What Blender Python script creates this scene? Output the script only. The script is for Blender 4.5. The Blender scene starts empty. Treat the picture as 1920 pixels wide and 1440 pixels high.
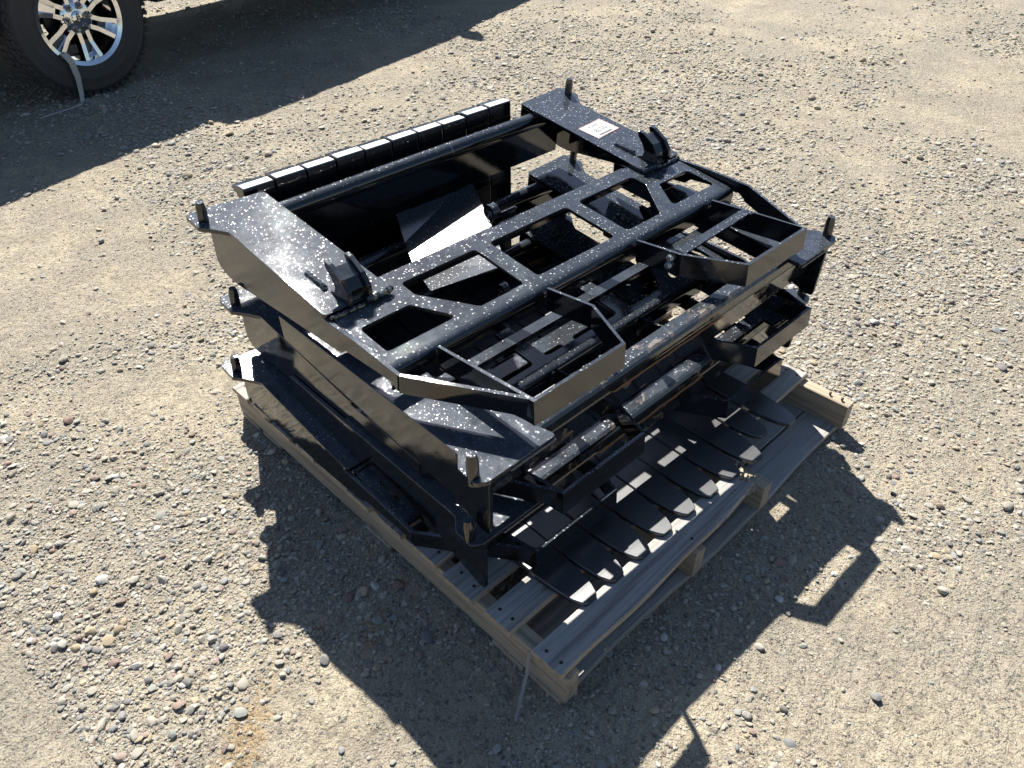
import bpy, bmesh, math, random
import numpy as np
from mathutils import Matrix, Vector, Euler

D = bpy.data
SC = bpy.context.scene
COL = SC.collection
R = math.radians
rng = np.random.default_rng(7)
random.seed(7)

# ------------------------------------------------------------------ camera
cam_d = D.cameras.new('camera'); cam = D.objects.new('camera', cam_d); COL.objects.link(cam)
cam_d.sensor_width = 36.0; cam_d.lens = 26.88; cam_d.clip_start = 0.02; cam_d.clip_end = 900
CP = Vector((-1.0854, -1.3631, 1.6496))
yaw, pit, rol = R(43.17), R(38.52), R(0.53)
fw = Vector((math.sin(yaw)*math.cos(pit), math.cos(yaw)*math.cos(pit), -math.sin(pit)))
rt = fw.cross(Vector((0, 0, 1))).normalized(); dn = fw.cross(rt)
rt, dn = math.cos(rol)*rt+math.sin(rol)*dn, -math.sin(rol)*rt+math.cos(rol)*dn
cam.matrix_world = Matrix(((rt.x, -dn.x, -fw.x, CP.x), (rt.y, -dn.y, -fw.y, CP.y), (rt.z, -dn.z, -fw.z, CP.z), (0, 0, 0, 1)))
SC.camera = cam

# ------------------------------------------------------------------ sky, sun, exposure
SUN = Vector((0.447, 0.84, 1.0)).normalized()
w = D.worlds.new('World'); SC.world = w; w.use_nodes = True
wn = w.node_tree.nodes; wl = w.node_tree.links
sky = wn.new('ShaderNodeTexSky'); sky.sky_type = 'NISHITA'; sky.sun_disc = False
sky.sun_elevation = math.asin(SUN.z); sky.sun_rotation = math.atan2(SUN.x, SUN.y)
sky.air_density = 0.9; sky.dust_density = 0.5; sky.ozone_density = 1.6
bg = wn['Background']; bg.inputs['Strength'].default_value = 0.054
wl.new(sky.outputs['Color'], bg.inputs['Color'])
sl = D.lights.new('sun', 'SUN'); sl.energy = 5.0; sl.angle = R(0.53); sl.color = (1.0, 0.965, 0.90)
so = D.objects.new('sun', sl); COL.objects.link(so)
so.rotation_euler = SUN.to_track_quat('Z', 'Y').to_euler(); so.location = (3, 5, 6)
vs = SC.view_settings; vs.view_transform = 'Standard'; vs.look = 'None'; vs.exposure = 1.08; vs.gamma = 1.0
vs.use_curve_mapping = False
SC.render.engine = 'CYCLES'
SC.cycles.max_bounces = 7; SC.cycles.glossy_bounces = 5; SC.cycles.diffuse_bounces = 3

# ------------------------------------------------------------------ material helpers
def mat(name):
    m = D.materials.new(name); m.use_nodes = True
    nt = m.node_tree; b = nt.nodes['Principled BSDF']
    return m, nt, b
def N(nt, t, **kw):
    n = nt.nodes.new(t)
    for k, v in kw.items():
        if k in n.inputs.keys() if hasattr(n.inputs, 'keys') else False: n.inputs[k].default_value = v
        else: setattr(n, k, v)
    return n
def L(nt, a, b): nt.links.new(a, b)
def ramp(nt, fac, stops, interp='LINEAR'):
    r = nt.nodes.new('ShaderNodeValToRGB'); r.color_ramp.interpolation = interp
    el = r.color_ramp.elements
    while len(el) < len(stops): el.new(0.5)
    for e, (p, c) in zip(el, stops):
        e.position = p; e.color = (c, c, c, 1) if not hasattr(c, '__len__') else (*c, 1)
    if fac is not None: L(nt, fac, r.inputs['Fac'])
    return r
def math_(nt, op, a, b=None, clamp=False):
    n = nt.nodes.new('ShaderNodeMath'); n.operation = op; n.use_clamp = clamp
    for i, v in enumerate((a, b)):
        if v is None: continue
        if isinstance(v, (int, float)): n.inputs[i].default_value = v
        else: L(nt, v, n.inputs[i])
    return n.outputs[0]
def mix(nt, fac, a, b):
    n = nt.nodes.new('ShaderNodeMix'); n.data_type = 'RGBA'
    for i, v in ((0, fac), (6, a), (7, b)):
        if isinstance(v, (int, float)): n.inputs[i].default_value = v
        elif isinstance(v, tuple): n.inputs[i].default_value = (*v, 1)
        else: L(nt, v, n.inputs[i])
    return n.outputs[2]
def noise(nt, co, scale, detail=4, rough=0.55, dist=0.0):
    n = nt.nodes.new('ShaderNodeTexNoise'); n.inputs['Scale'].default_value = scale
    n.inputs['Detail'].default_value = detail; n.inputs['Roughness'].default_value = rough
    n.inputs['Distortion'].default_value = dist
    if co is not None: L(nt, co, n.inputs['Vector'])
    return n
def voro(nt, co, scale, feature='F1', rnd=1.0):
    n = nt.nodes.new('ShaderNodeTexVoronoi'); n.inputs['Scale'].default_value = scale
    n.feature = feature; n.inputs['Randomness'].default_value = rnd
    if co is not None: L(nt, co, n.inputs['Vector'])
    return n
def mapping(nt, co, scale=(1, 1, 1), loc=(0, 0, 0)):
    n = nt.nodes.new('ShaderNodeMapping'); n.inputs['Scale'].default_value = scale; n.inputs['Location'].default_value = loc
    L(nt, co, n.inputs['Vector']); return n.outputs[0]
def bump(nt, h, strength, dist, prev=None):
    n = nt.nodes.new('ShaderNodeBump'); n.inputs['Strength'].default_value = strength; n.inputs['Distance'].default_value = dist
    L(nt, h, n.inputs['Height'])
    if prev is not None: L(nt, prev, n.inputs['Normal'])
    return n.outputs[0]

# ------------------------------------------------------------------ materials
def black_paint(name, mud=0.0, matte=False, rust=0.0, dust=1.0, glare=0.0, dust_sheen_f=0.22, ior=1.70):
    m, nt, b = mat(name)
    tc = nt.nodes.new('ShaderNodeTexCoord'); co = tc.outputs['Object']
    ge = nt.nodes.new('ShaderNodeNewGeometry')
    sx = nt.nodes.new('ShaderNodeSeparateXYZ'); L(nt, ge.outputs['True Normal'], sx.inputs[0])
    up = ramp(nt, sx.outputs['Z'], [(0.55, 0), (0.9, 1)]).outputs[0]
    # dried water spots: round spots of differing size on faces that look up
    v = voro(nt, co, 128)
    sc = nt.nodes.new('ShaderNodeSeparateColor'); L(nt, v.outputs['Color'], sc.inputs[0])
    area = noise(nt, co, 5.5, 2, 0.5)
    dens = ramp(nt, area.outputs['Fac'], [(0.3, 0.45), (0.52, 1)]).outputs[0]
    thr = math_(nt, 'MULTIPLY', math_(nt, 'MULTIPLY', math_(nt, 'POWER', sc.outputs[0], 1.1), 0.38), dens)
    spot = math_(nt, 'SUBTRACT', thr, v.outputs['Distance'])
    spot = ramp(nt, math_(nt, 'MULTIPLY', spot, 12), [(0.0, 0), (0.7, 1)]).outputs[0]
    v2 = voro(nt, co, 330)
    sc2 = nt.nodes.new('ShaderNodeSeparateColor'); L(nt, v2.outputs['Color'], sc2.inputs[0])
    fine = math_(nt, 'SUBTRACT', math_(nt, 'MULTIPLY', sc2.outputs[1], 0.30), v2.outputs['Distance'])
    fine = math_(nt, 'MULTIPLY', ramp(nt, math_(nt, 'MULTIPLY', fine, 8), [(0.0, 0), (0.7, 1)]).outputs[0], 0.5)
    sp = math_(nt, 'MULTIPLY', math_(nt, 'MULTIPLY', math_(nt, 'MAXIMUM', spot, fine), up), 0.8*dust)
    ox = nt.nodes.new('ShaderNodeSeparateXYZ'); L(nt, co, ox.inputs[0])
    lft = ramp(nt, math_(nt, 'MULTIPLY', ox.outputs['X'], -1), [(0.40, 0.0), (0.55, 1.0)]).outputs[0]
    film = math_(nt, 'MULTIPLY', math_(nt, 'MULTIPLY', noise(nt, co, 26, 5, 0.65).outputs['Fac'], up), math_(nt, 'ADD', dust_sheen_f, math_(nt, 'MULTIPLY', lft, dust_sheen_f*0.8)))  # dust film that also paints sky sheen into up-facing colour, more at left
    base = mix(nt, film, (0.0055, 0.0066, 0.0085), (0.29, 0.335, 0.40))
    col = mix(nt, sp, base, (0.32, 0.33, 0.345))
    rgh = math_(nt, 'ADD', math_(nt, 'MULTIPLY', noise(nt, co, 9, 3).outputs['Fac'], 0.025), 0.04 if not matte else 0.375)
    rgh = math_(nt, 'ADD', rgh, math_(nt, 'MULTIPLY', up, glare))
    rgh = math_(nt, 'ADD', rgh, math_(nt, 'MULTIPLY', sp, 0.4), clamp=True)
    if mud:
        mm = ramp(nt, noise(nt, co, 16, 6, 0.62, 0.6).outputs['Fac'], [(0.57, 0), (0.63, 1)]).outputs[0]
        mk = math_(nt, 'MAXIMUM', math_(nt, 'MULTIPLY', mm, 0.5), ramp(nt, noise(nt, co, 190, 3, 0.7).outputs['Fac'], [(0.62, 0), (0.72, 0.55)]).outputs[0])
        mk = math_(nt, 'MULTIPLY', mk, mud)
        col = mix(nt, mk, col, (0.22, 0.17, 0.12))
        rgh = math_(nt, 'MAXIMUM', rgh, math_(nt, 'MULTIPLY', mk, 0.8))
    if rust:
        rm = ramp(nt, noise(nt, co, 42, 6, 0.75).outputs['Fac'], [(0.59, 0), (0.66, 1)]).outputs[0]
        rm = math_(nt, 'MULTIPLY', rm, rust)
        col = mix(nt, rm, col, (0.30, 0.12, 0.035))
        rgh = math_(nt, 'MAXIMUM', rgh, math_(nt, 'MULTIPLY', rm, 0.8))
    L(nt, col, b.inputs['Base Color']); L(nt, rgh, b.inputs['Roughness'])
    b.inputs['IOR'].default_value = ior
    n1 = bump(nt, noise(nt, co, 7, 2, 0.4).outputs['Fac'], 0.10, 0.02)
    n2 = bump(nt, noise(nt, co, 260, 2, 0.5).outputs['Fac'], 0.05, 0.002, n1)
    n3 = bump(nt, sp, 0.25, 0.0012, n2)
    L(nt, n3, b.inputs['Normal'])
    return m
M_paint = black_paint('black_gloss_paint')
M_mud = black_paint('black_paint_with_dried_mud', mud=0.8)
M_rusty = black_paint('chipped_black_paint', rust=0.9, dust=0.3)
M_hook = black_paint('black_hook_paint', rust=0.12, dust=0.3)
M_weld = black_paint('weld_seam_paint', rust=0.15, dust=0.2)
M_fork = black_paint('black_satin_paint', matte=True, dust=0.06, glare=0.0, dust_sheen_f=0.05, ior=2.1)
M_dusty = black_paint('dusty_black_paint', dust=0.35, glare=0.13, dust_sheen_f=0.10, ior=2.2)
M_smooth = black_paint('clean_black_gloss_paint', dust=0.35)

def simple(name, col, rough=0.5, metal=0.0, spec=None):
    m, nt, b = mat(name)
    b.inputs['Base Color'].default_value = (*col, 1); b.inputs['Roughness'].default_value = rough; b.inputs['Metallic'].default_value = metal
    tc = nt.nodes.new('ShaderNodeTexCoord')
    nz = noise(nt, tc.outputs['Object'], 40, 4, 0.6)
    c = mix(nt, nz.outputs['Fac'], tuple(x*0.82 for x in col), tuple(min(1, x*1.16) for x in col))
    L(nt, c, b.inputs['Base Color'])
    L(nt, math_(nt, 'ADD', math_(nt, 'MULTIPLY', nz.outputs['Fac'], 0.12), rough-0.06, clamp=True), b.inputs['Roughness'])
    return m
M_zinc = simple('zinc_bolt', (0.55, 0.60, 0.62), 0.32, 0.9)
M_label = simple('white_label', (0.60, 0.60, 0.585), 0.42)
M_ink = simple('label_ink', (0.03, 0.03, 0.04), 0.6)
M_ink_pale = simple('pale_label_ink', (0.33, 0.34, 0.36), 0.6)
M_red = simple('red_print', (0.45, 0.09, 0.07), 0.5)
M_band = simple('grey_band', (0.26, 0.25, 0.23), 0.55)
M_tyre = simple('tyre_rubber', (0.05, 0.049, 0.047), 0.8)
M_chrome = simple('chrome', (0.72, 0.73, 0.75), 0.07, 1.0)
M_dark = simple('dark_plastic', (0.012, 0.012, 0.013), 0.5)
M_body = simple('graphite_car_paint', (0.03, 0.035, 0.045), 0.25)
M_glass = simple('tinted_glass', (0.008, 0.010, 0.012), 0.04)
M_amber = simple('lamp_lens', (0.5, 0.5, 0.5), 0.1)
M_redlens = simple('red_lamp_lens', (0.35, 0.01, 0.01), 0.1)
M_steel = simple('bare_steel', (0.35, 0.35, 0.35), 0.35, 0.9)
M_rustline = simple('rust', (0.26, 0.105, 0.03), 0.8)
M_nail = simple('nail_head', (0.03, 0.025, 0.02), 0.6)

def wood(name, top_col, side_col, dark):
    m, nt, b = mat(name)
    tc = nt.nodes.new('ShaderNodeTexCoord'); co = tc.outputs['Object']
    oi = nt.nodes.new('ShaderNodeObjectInfo')
    off = nt.nodes.new('ShaderNodeCombineXYZ')
    L(nt, math_(nt, 'MULTIPLY', oi.outputs['Random'], 40), off.inputs[0]); L(nt, math_(nt, 'MULTIPLY', oi.outputs['Random'], 17), off.inputs[1])
    va = nt.nodes.new('ShaderNodeVectorMath'); L(nt, co, va.inputs[0]); L(nt, off.outputs[0], va.inputs[1])
    p = va.outputs[0]
    g1 = noise(nt, mapping(nt, p, (2.2, 70, 70)), 1.0, 6, 0.62, 0.35).outputs['Fac']
    g2 = noise(nt, mapping(nt, p, (6, 330, 330)), 1.0, 3, 0.6).outputs['Fac']
    big = noise(nt, mapping(nt, p, (2.5, 9, 9)), 1.0, 4, 0.6).outputs['Fac']
    ge = nt.nodes.new('ShaderNodeNewGeometry'); sx = nt.nodes.new('ShaderNodeSeparateXYZ'); L(nt, ge.outputs['Normal'], sx.inputs[0])
    up = ramp(nt, sx.outputs['Z'], [(0.5, 0), (0.8, 1)]).outputs[0]
    tint = mix(nt, big, tuple(c*0.7 for c in top_col), tuple(c*1.2 for c in top_col))
    tint = mix(nt, ramp(nt, noise(nt, mapping(nt, p, (1, 5, 5)), 2.2, 3).outputs['Fac'], [(0.5, 0), (0.68, 0.55)]).outputs[0], tint, side_col)
    sd = mix(nt, big, tuple(c*0.75 for c in side_col), tuple(c*1.15 for c in side_col))
    c = mix(nt, up, sd, tint)
    c = mix(nt, ramp(nt, g1, [(0.34, 0.75), (0.52, 0)]).outputs[0], c, dark)
    c = mix(nt, ramp(nt, g2, [(0.3, 0.35), (0.6, 0)]).outputs[0], c, dark)
    kv = voro(nt, mapping(nt, p, (3.2, 11, 11)), 1.0)
    kn = ramp(nt, kv.outputs['Distance'], [(0.05, 0.8), (0.16, 0)]).outputs[0]
    c = mix(nt, kn, c, tuple(x*0.8 for x in dark))
    L(nt, c, b.inputs['Base Color']); b.inputs['Roughness'].default_value = 0.8
    h = math_(nt, 'ADD', g1, math_(nt, 'MULTIPLY', g2, 0.5))
    L(nt, bump(nt, h, 0.5, 0.003), b.inputs['Normal'])
    return m
M_wgrey = wood('weathered_board_wood', (0.45, 0.435, 0.405), (0.46, 0.36, 0.25), (0.14, 0.125, 0.11))
M_wtan = wood('stringer_wood', (0.50, 0.41, 0.29), (0.40, 0.33, 0.245), (0.15, 0.115, 0.085))
M_split = simple('split_wood', (0.42, 0.36, 0.27), 0.8)

def ground_mat():
    m, nt, b = mat('dirt')
    tc = nt.nodes.new('ShaderNodeTexCoord'); co = tc.outputs['Object']
    n0 = noise(nt, co, 0.8, 4, 0.55).outputs['Fac']
    n1 = noise(nt, co, 4.5, 5, 0.6).outputs['Fac']
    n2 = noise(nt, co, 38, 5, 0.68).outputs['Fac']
    n3 = noise(nt, co, 240, 3, 0.65).outputs['Fac']
    a = mix(nt, ramp(nt, n0, [(0.38, 0), (0.62, 1)]).outputs[0], (0.56, 0.485, 0.355), (0.46, 0.40, 0.30))
    a = mix(nt, ramp(nt, n1, [(0.46, 0), (0.66, 0.6)]).outputs[0], a, (0.31, 0.265, 0.20))
    a = mix(nt, ramp(nt, n2, [(0.40, 0.6), (0.52, 0)]).outputs[0], a, (0.27, 0.23, 0.175))  # darker dirt in relief hollows, shade between stones put into the colour
    a = mix(nt, ramp(nt, n3, [(0.50, 0), (0.70, 0.6)]).outputs[0], a, (0.55, 0.48, 0.37))
    # small chips of stone pressed into the dirt, thick in some places and missing in others
    wv = nt.nodes.new('ShaderNodeVectorMath'); wv.operation = 'ADD'; L(nt, co, wv.inputs[0])
    wn_ = nt.nodes.new('ShaderNodeVectorMath'); wn_.operation = 'SCALE'; L(nt, noise(nt, co, 130, 2).outputs['Color'], wn_.inputs[0]); wn_.inputs['Scale'].default_value = 0.006
    L(nt, wn_.outputs[0], wv.inputs[1]); cw = wv.outputs[0]
    grav = ramp(nt, noise(nt, co, 1.9, 4, 0.6).outputs['Fac'], [(0.42, 0.0), (0.60, 1)]).outputs[0]
    pal = [(0, (0.22, 0.21, 0.20)), (0.18, (0.38, 0.34, 0.27)), (0.45, (0.50, 0.44, 0.34)), (0.66, (0.31, 0.295, 0.27)), (0.78, (0.30, 0.215, 0.175)), (0.86, (0.56, 0.52, 0.45))]
    a = mix(nt, math_(nt, 'MULTIPLY', grav, 0.6), a, (0.33, 0.295, 0.24))
    hs = []
    for sc_, keep in ((150, 0.42), (78, 0.62)):
        v = voro(nt, cw, sc_); sc = nt.nodes.new('ShaderNodeSeparateColor'); L(nt, v.outputs['Color'], sc.inputs[0])
        dome = ramp(nt, v.outputs['Distance'], [(0.16, 1), (0.46, 0)]).outputs[0]; dome.node.color_ramp.interpolation = 'EASE'
        chip = math_(nt, 'MULTIPLY', dome, math_(nt, 'LESS_THAN', math_(nt, 'SUBTRACT', sc.outputs[0], math_(nt, 'MULTIPLY', grav, 1-keep)), keep*0.45))
        cc = ramp(nt, sc.outputs[1], pal, 'CONSTANT').outputs[0]
        a = mix(nt, math_(nt, 'MULTIPLY', ramp(nt, chip, [(0.10, 0), (0.35, 1)]).outputs[0], 0.8), a, cc)
        hs.append(chip)
    # rust-orange stained streak
    sp_ = nt.nodes.new('ShaderNodeSeparateXYZ'); L(nt, co, sp_.inputs[0])
    def blob(cx_, cy_, dx_, dy_, wd_, ln_):
        ax_ = math_(nt, 'SUBTRACT', sp_.outputs['X'], cx_); ay_ = math_(nt, 'SUBTRACT', sp_.outputs['Y'], cy_)
        u_ = math_(nt, 'DIVIDE', math_(nt, 'ADD', math_(nt, 'MULTIPLY', ax_, dx_), math_(nt, 'MULTIPLY', ay_, dy_)), ln_)
        w_ = math_(nt, 'DIVIDE', math_(nt, 'SUBTRACT', math_(nt, 'MULTIPLY', ay_, dx_), math_(nt, 'MULTIPLY', ax_, dy_)), wd_)
        return math_(nt, 'SUBTRACT', 1, math_(nt, 'SQRT', math_(nt, 'ADD', math_(nt, 'MULTIPLY', u_, u_), math_(nt, 'MULTIPLY', w_, w_))), clamp=True)
    st = math_(nt, 'MAXIMUM', blob(-0.965, -0.36, 0.75, 0.66, 0.085, 0.26), math_(nt, 'MULTIPLY', blob(-0.60, -0.33, 0.8, 0.6, 0.06, 0.16), 0.7))
    st = math_(nt, 'MULTIPLY', ramp(nt, math_(nt, 'ADD', st, math_(nt, 'MULTIPLY', math_(nt, 'SUBTRACT', n2, 0.5), 1.6)), [(0.30, 0), (0.62, 1)]).outputs[0], ramp(nt, st, [(0, 0), (0.15, 1)]).outputs[0])
    a = mix(nt, math_(nt, "MULTIPLY", st, 0.5), a, (0.42, 0.27, 0.11))
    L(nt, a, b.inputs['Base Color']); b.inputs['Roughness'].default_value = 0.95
    b.inputs['Specular IOR Level'].default_value = 0.2
    k = bump(nt, n1, 0.5, 0.03)
    k = bump(nt, n2, 1.0, 0.022, k)
    cr = voro(nt, cw, 21, 'DISTANCE_TO_EDGE'); cr2 = voro(nt, cw, 47, 'DISTANCE_TO_EDGE')
    bare = math_(nt, 'SUBTRACT', 1, grav, clamp=True)
    ck = math_(nt, 'MULTIPLY', math_(nt, 'MINIMUM', ramp(nt, cr.outputs['Distance'], [(0.0, 0), (0.055, 1)]).outputs[0], ramp(nt, cr2.outputs['Distance'], [(0.0, 0.45), (0.06, 1)]).outputs[0]), 1.0)
    ck = math_(nt, 'ADD', math_(nt, 'MULTIPLY', ck, bare), math_(nt, 'SUBTRACT', 1, bare))
    k = bump(nt, ck, 0.55, 0.010, k)
    pit = voro(nt, cw, 64); psc = nt.nodes.new('ShaderNodeSeparateColor'); L(nt, pit.outputs['Color'], psc.inputs[0])
    ph = math_(nt, 'MAXIMUM', ramp(nt, pit.outputs['Distance'], [(0.10, 0), (0.30, 1)]).outputs[0], math_(nt, 'LESS_THAN', psc.outputs[2], 0.72))
    k = bump(nt, ph, 0.8, 0.008, k)
    k = bump(nt, hs[1], 1.0, 0.007, k)
    k = bump(nt, hs[0], 1.0, 0.004, k)
    k = bump(nt, n3, 0.9, 0.005, k)
    L(nt, k, b.inputs['Normal'])
    return m
M_ground = ground_mat()
def stone_mat(name, col=None):
    m, nt, b = mat(name)
    tc = nt.nodes.new('ShaderNodeTexCoord'); ge = nt.nodes.new('ShaderNodeNewGeometry')
    if col is None:
        at = nt.nodes.new('ShaderNodeAttribute'); at.attribute_type = 'INSTANCER'; at.attribute_name = 'stone_colour'; base = at.outputs['Color']
    else:
        oi = nt.nodes.new('ShaderNodeObjectInfo')
        base = mix(nt, oi.outputs['Random'], tuple(c*0.8 for c in col), tuple(min(1, c*1.2) for c in col))
    nz = noise(nt, tc.outputs['Object'], 90, 4, 0.7).outputs['Fac']
    base = mix(nt, ramp(nt, nz, [(0.45, 0), (0.7, 0.45)]).outputs[0], base, (0.36, 0.30, 0.22))
    L(nt, base, b.inputs['Base Color']); b.inputs['Roughness'].default_value = 0.75
    L(nt, bump(nt, nz, 0.5, 0.002), b.inputs['Normal'])
    return m
M_gravel = stone_mat('gravel_stone')
STONE_COLS = [(0.37, 0.34, 0.285), (0.20, 0.215, 0.22), (0.24, 0.26, 0.24), (0.22, 0.145, 0.125), (0.50, 0.49, 0.46), (0.38, 0.30, 0.19), (0.15, 0.15, 0.155), (0.36, 0.34, 0.30)]
M_stones = [stone_mat('pebble_'+n, c) for n, c in zip(('tan', 'blue_grey', 'green_grey', 'maroon', 'white', 'ochre', 'dark_grey', 'pale_grey'), STONE_COLS)]

# ------------------------------------------------------------------ mesh helpers
class MB:
    def __init__(s): s.v = []; s.f = []; s.sm = []
    def add(s, vs_, fs, smooth=False, xf=None):
        o = len(s.v)
        for p in vs_:
            p = Vector(p)
            if xf is not None: p = xf @ p
            s.v.append(tuple(p))
        s.f += [tuple(i+o for i in f) for f in fs]; s.sm += [smooth]*len(fs); return s
    def mesh(s, me, xf=None):
        for p in me.polygons: pass
        s.add([v.co.copy() for v in me.vertices], [tuple(p.vertices) for p in me.polygons], False, xf)
        k = len(me.polygons); s.sm[-k:] = [p.use_smooth for p in me.polygons]
        return s
    def box(s, c, d, xf=None, bev=0.0):
        x, y, z = (q/2 for q in d); cx, cy, cz = c
        if bev <= 0:
            vs_ = [(cx+i*x, cy+j*y, cz+k*z) for i in (-1, 1) for j in (-1, 1) for k in (-1, 1)]
            return s.add(vs_, [(0, 1, 3, 2), (4, 6, 7, 5), (0, 4, 5, 1), (2, 3, 7, 6), (0, 2, 6, 4), (1, 5, 7, 3)], False, xf)
        bm = bmesh.new(); bmesh.ops.create_cube(bm, size=1.0)
        bmesh.ops.scale(bm, vec=d, verts=bm.verts); bmesh.ops.translate(bm, vec=c, verts=bm.verts)
        bmesh.ops.bevel(bm, geom=list(bm.edges), offset=bev, segments=2, affect='EDGES', profile=0.5)
        me = D.meshes.new('tmp'); bm.to_mesh(me); bm.free(); s.mesh(me, xf); D.meshes.remove(me); return s
    def lathe(s, prof, seg=24, xf=None, smooth=True):      # prof: (r, z)
        vs_ = []; fs = []
        for r, z in prof:
            for k in range(seg):
                a = 2*math.pi*k/seg; vs_.append((r*math.cos(a), r*math.sin(a), z))
        for i in range(len(prof)-1):
            for k in range(seg):
                k2 = (k+1) % seg; fs.append((i*seg+k, i*seg+k2, (i+1)*seg+k2, (i+1)*seg+k))
        s.add(vs_, fs, smooth, xf)
        return s
    def cyl(s, a, b_, r, seg=16, r2=None):
        a = Vector(a); b_ = Vector(b_); h = (b_-a).length
        q = (b_-a).to_track_quat('Z', 'Y').to_matrix().to_4x4(); q.translation = a
        r2 = r if r2 is None else r2
        s.lathe([(r, 0), (r2, h)], seg, q)
        s.lathe([(r2, h), (0.0001, h)], seg, q, False); s.lathe([(0.0001, 0), (r, 0)], seg, q, False)
        return s
    def tube(s, pts, r, seg=8, closed=False):
        P = [Vector(p) for p in pts]; n = len(P); rings = []
        up = Vector((0, 0, 1))
        for i, p in enumerate(P):
            t = (P[(i+1) % n]-P[i-1]) if closed else (P[min(i+1, n-1)]-P[max(i-1, 0)])
            t.normalize(); x = t.cross(up)
            if x.length < 1e-3: x = t.cross(Vector((1, 0, 0)))
            x.normalize(); y = x.cross(t)
            rr = r[i] if hasattr(r, '__len__') else r
            rings.append([p+rr*(math.cos(2*math.pi*k/seg)*x+math.sin(2*math.pi*k/seg)*y) for k in range(seg)])
        vs_ = [q for ring in rings for q in ring]; fs = []
        for i in range(n if closed else n-1):
            j = (i+1) % n
            for k in range(seg): fs.append((i*seg+k, i*seg+(k+1) % seg, j*seg+(k+1) % seg, j*seg+k))
        if not closed: fs += [tuple(range(seg-1, -1, -1)), tuple((n-1)*seg+k for k in range(seg))]
        return s.add(vs_, fs, True)
    def strip(s, pts, h, t, lean=0.0):
        """flat bar on edge that follows a plan polyline; pts (x,y,ztop)"""
        P = [Vector(p) for p in pts]; n = len(P); off = []
        for i in range(n):
            d0 = (P[i]-P[i-1]) if i > 0 else (P[1]-P[0]); d1 = (P[i+1]-P[i]) if i < n-1 else d0
            d0 = Vector((d0.x, d0.y)).normalized(); d1 = Vector((d1.x, d1.y)).normalized()
            nn = Vector((-d0.y-d1.y, d0.x+d1.x)); nn.normalize(); c = max(0.35, nn.dot(Vector((-d0.y, d0.x))))
            off.append(nn*(t/2/c))
        vs_ = []
        for p, o in zip(P, off):
            for sg, z in ((1, 0), (-1, 0), (-1, -h), (1, -h)): vs_.append((p.x+sg*o.x, p.y+sg*o.y+lean*z/h, p.z+z))
        fs = []
        for i in range(n-1):
            for k in range(4): fs.append((4*i+k, 4*i+(k+1) % 4, 4*i+4+(k+1) % 4, 4*i+4+k))
        fs += [(0, 3, 2, 1), tuple(4*(n-1)+k for k in range(4))]
        return s.add(vs_, fs)
    def build(s, name, m, parent=None, xf=None, sharp=35):
        me = D.meshes.new(name); me.from_pydata(s.v, [], s.f)
        bm = bmesh.new(); bm.from_mesh(me); bmesh.ops.recalc_face_normals(bm, faces=bm.faces); bm.to_mesh(me); bm.free()
        if any(s.sm):
            me.polygons.foreach_set('use_smooth', [True]*len(me.polygons)); me.set_sharp_from_angle(angle=R(sharp))
        me.materials.append(m); me.update()
        if xf is not None: me.transform(xf)
        o = D.objects.new(name, me); COL.objects.link(o)
        if parent is not None: o.parent = parent
        return o

def round_poly(pts, r, seg=4):
    out = []; n = len(pts)
    for i in range(n):
        rr = r[i] if hasattr(r, '__len__') else r
        p = Vector(pts[i]); a = Vector(pts[i-1])-p; b_ = Vector(pts[(i+1) % n])-p
        if rr <= 0: out.append(tuple(p)); continue
        ang = a.angle(b_); t = min(rr/math.tan(max(ang, 0.2)/2), a.length*0.45, b_.length*0.45)
        p0 = p+a.normalized()*t; p1 = p+b_.normalized()*t
        for k in range(seg+1):
            u = k/seg; out.append(tuple((1-u)**2*p0+2*u*(1-u)*p+u*u*p1))
    return out
def plate_mesh(loops, t, bev=0.0012):
    """flat plate with holes in the XY plane, thickness t centred on z=0 (first loop outer, rest holes)"""
    cu = D.curves.new('tmp', 'CURVE'); cu.dimensions = '2D'; cu.fill_mode = 'BOTH'
    cu.extrude = t/2-bev; cu.bevel_depth = bev; cu.bevel_resolution = 1; cu.offset = -bev
    for lp in loops:
        sp = cu.splines.new('POLY'); sp.points.add(len(lp)-1); sp.use_cyclic_u = True
        for q, p in zip(sp.points, lp): q.co = (p[0], p[1], 0, 1)
    ob = D.objects.new('tmp', cu); COL.objects.link(ob)
    dg = bpy.context.evaluated_depsgraph_get()
    me = D.meshes.new_from_object(ob.evaluated_get(dg))
    D.objects.remove(ob); D.curves.remove(cu)
    for p in me.polygons: p.use_smooth = False
    return me
YZ = Matrix(((0, 0, 1, 0), (1, 0, 0, 0), (0, 1, 0, 0), (0, 0, 0, 1)))   # plate (u,v) -> (y,z), thickness along x
def text_mesh(body, size, align='CENTER', ext=0.0):
    cu = D.curves.new('tmp', 'FONT'); cu.body = body; cu.size = size; cu.align_x = align; cu.align_y = 'CENTER'; cu.extrude = ext
    cu.resolution_u = 3
    ob = D.objects.new('tmp', cu); COL.objects.link(ob)
    me = D.meshes.new_from_object(ob.evaluated_get(bpy.context.evaluated_depsgraph_get()))
    D.objects.remove(ob); D.curves.remove(cu); return me

def empty(name, loc, rot=(0, 0, 0)):
    o = D.objects.new(name, None); COL.objects.link(o); o.location = loc; o.rotation_euler = rot
    o.empty_display_size = 0.1; return o
def tag(o, label=None, cat=None, group=None, kind=None):
    for k, v in (('label', label), ('category', cat), ('group', group), ('kind', kind)):
        if v: o[k] = v
    return o
def copy_tree(o, parent=None):
    c = o.copy(); COL.objects.link(c)
    if parent is not None: c.parent = parent
    for ch in [x for x in D.objects if x.parent == o]: copy_tree(ch, c)
    return c

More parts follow.
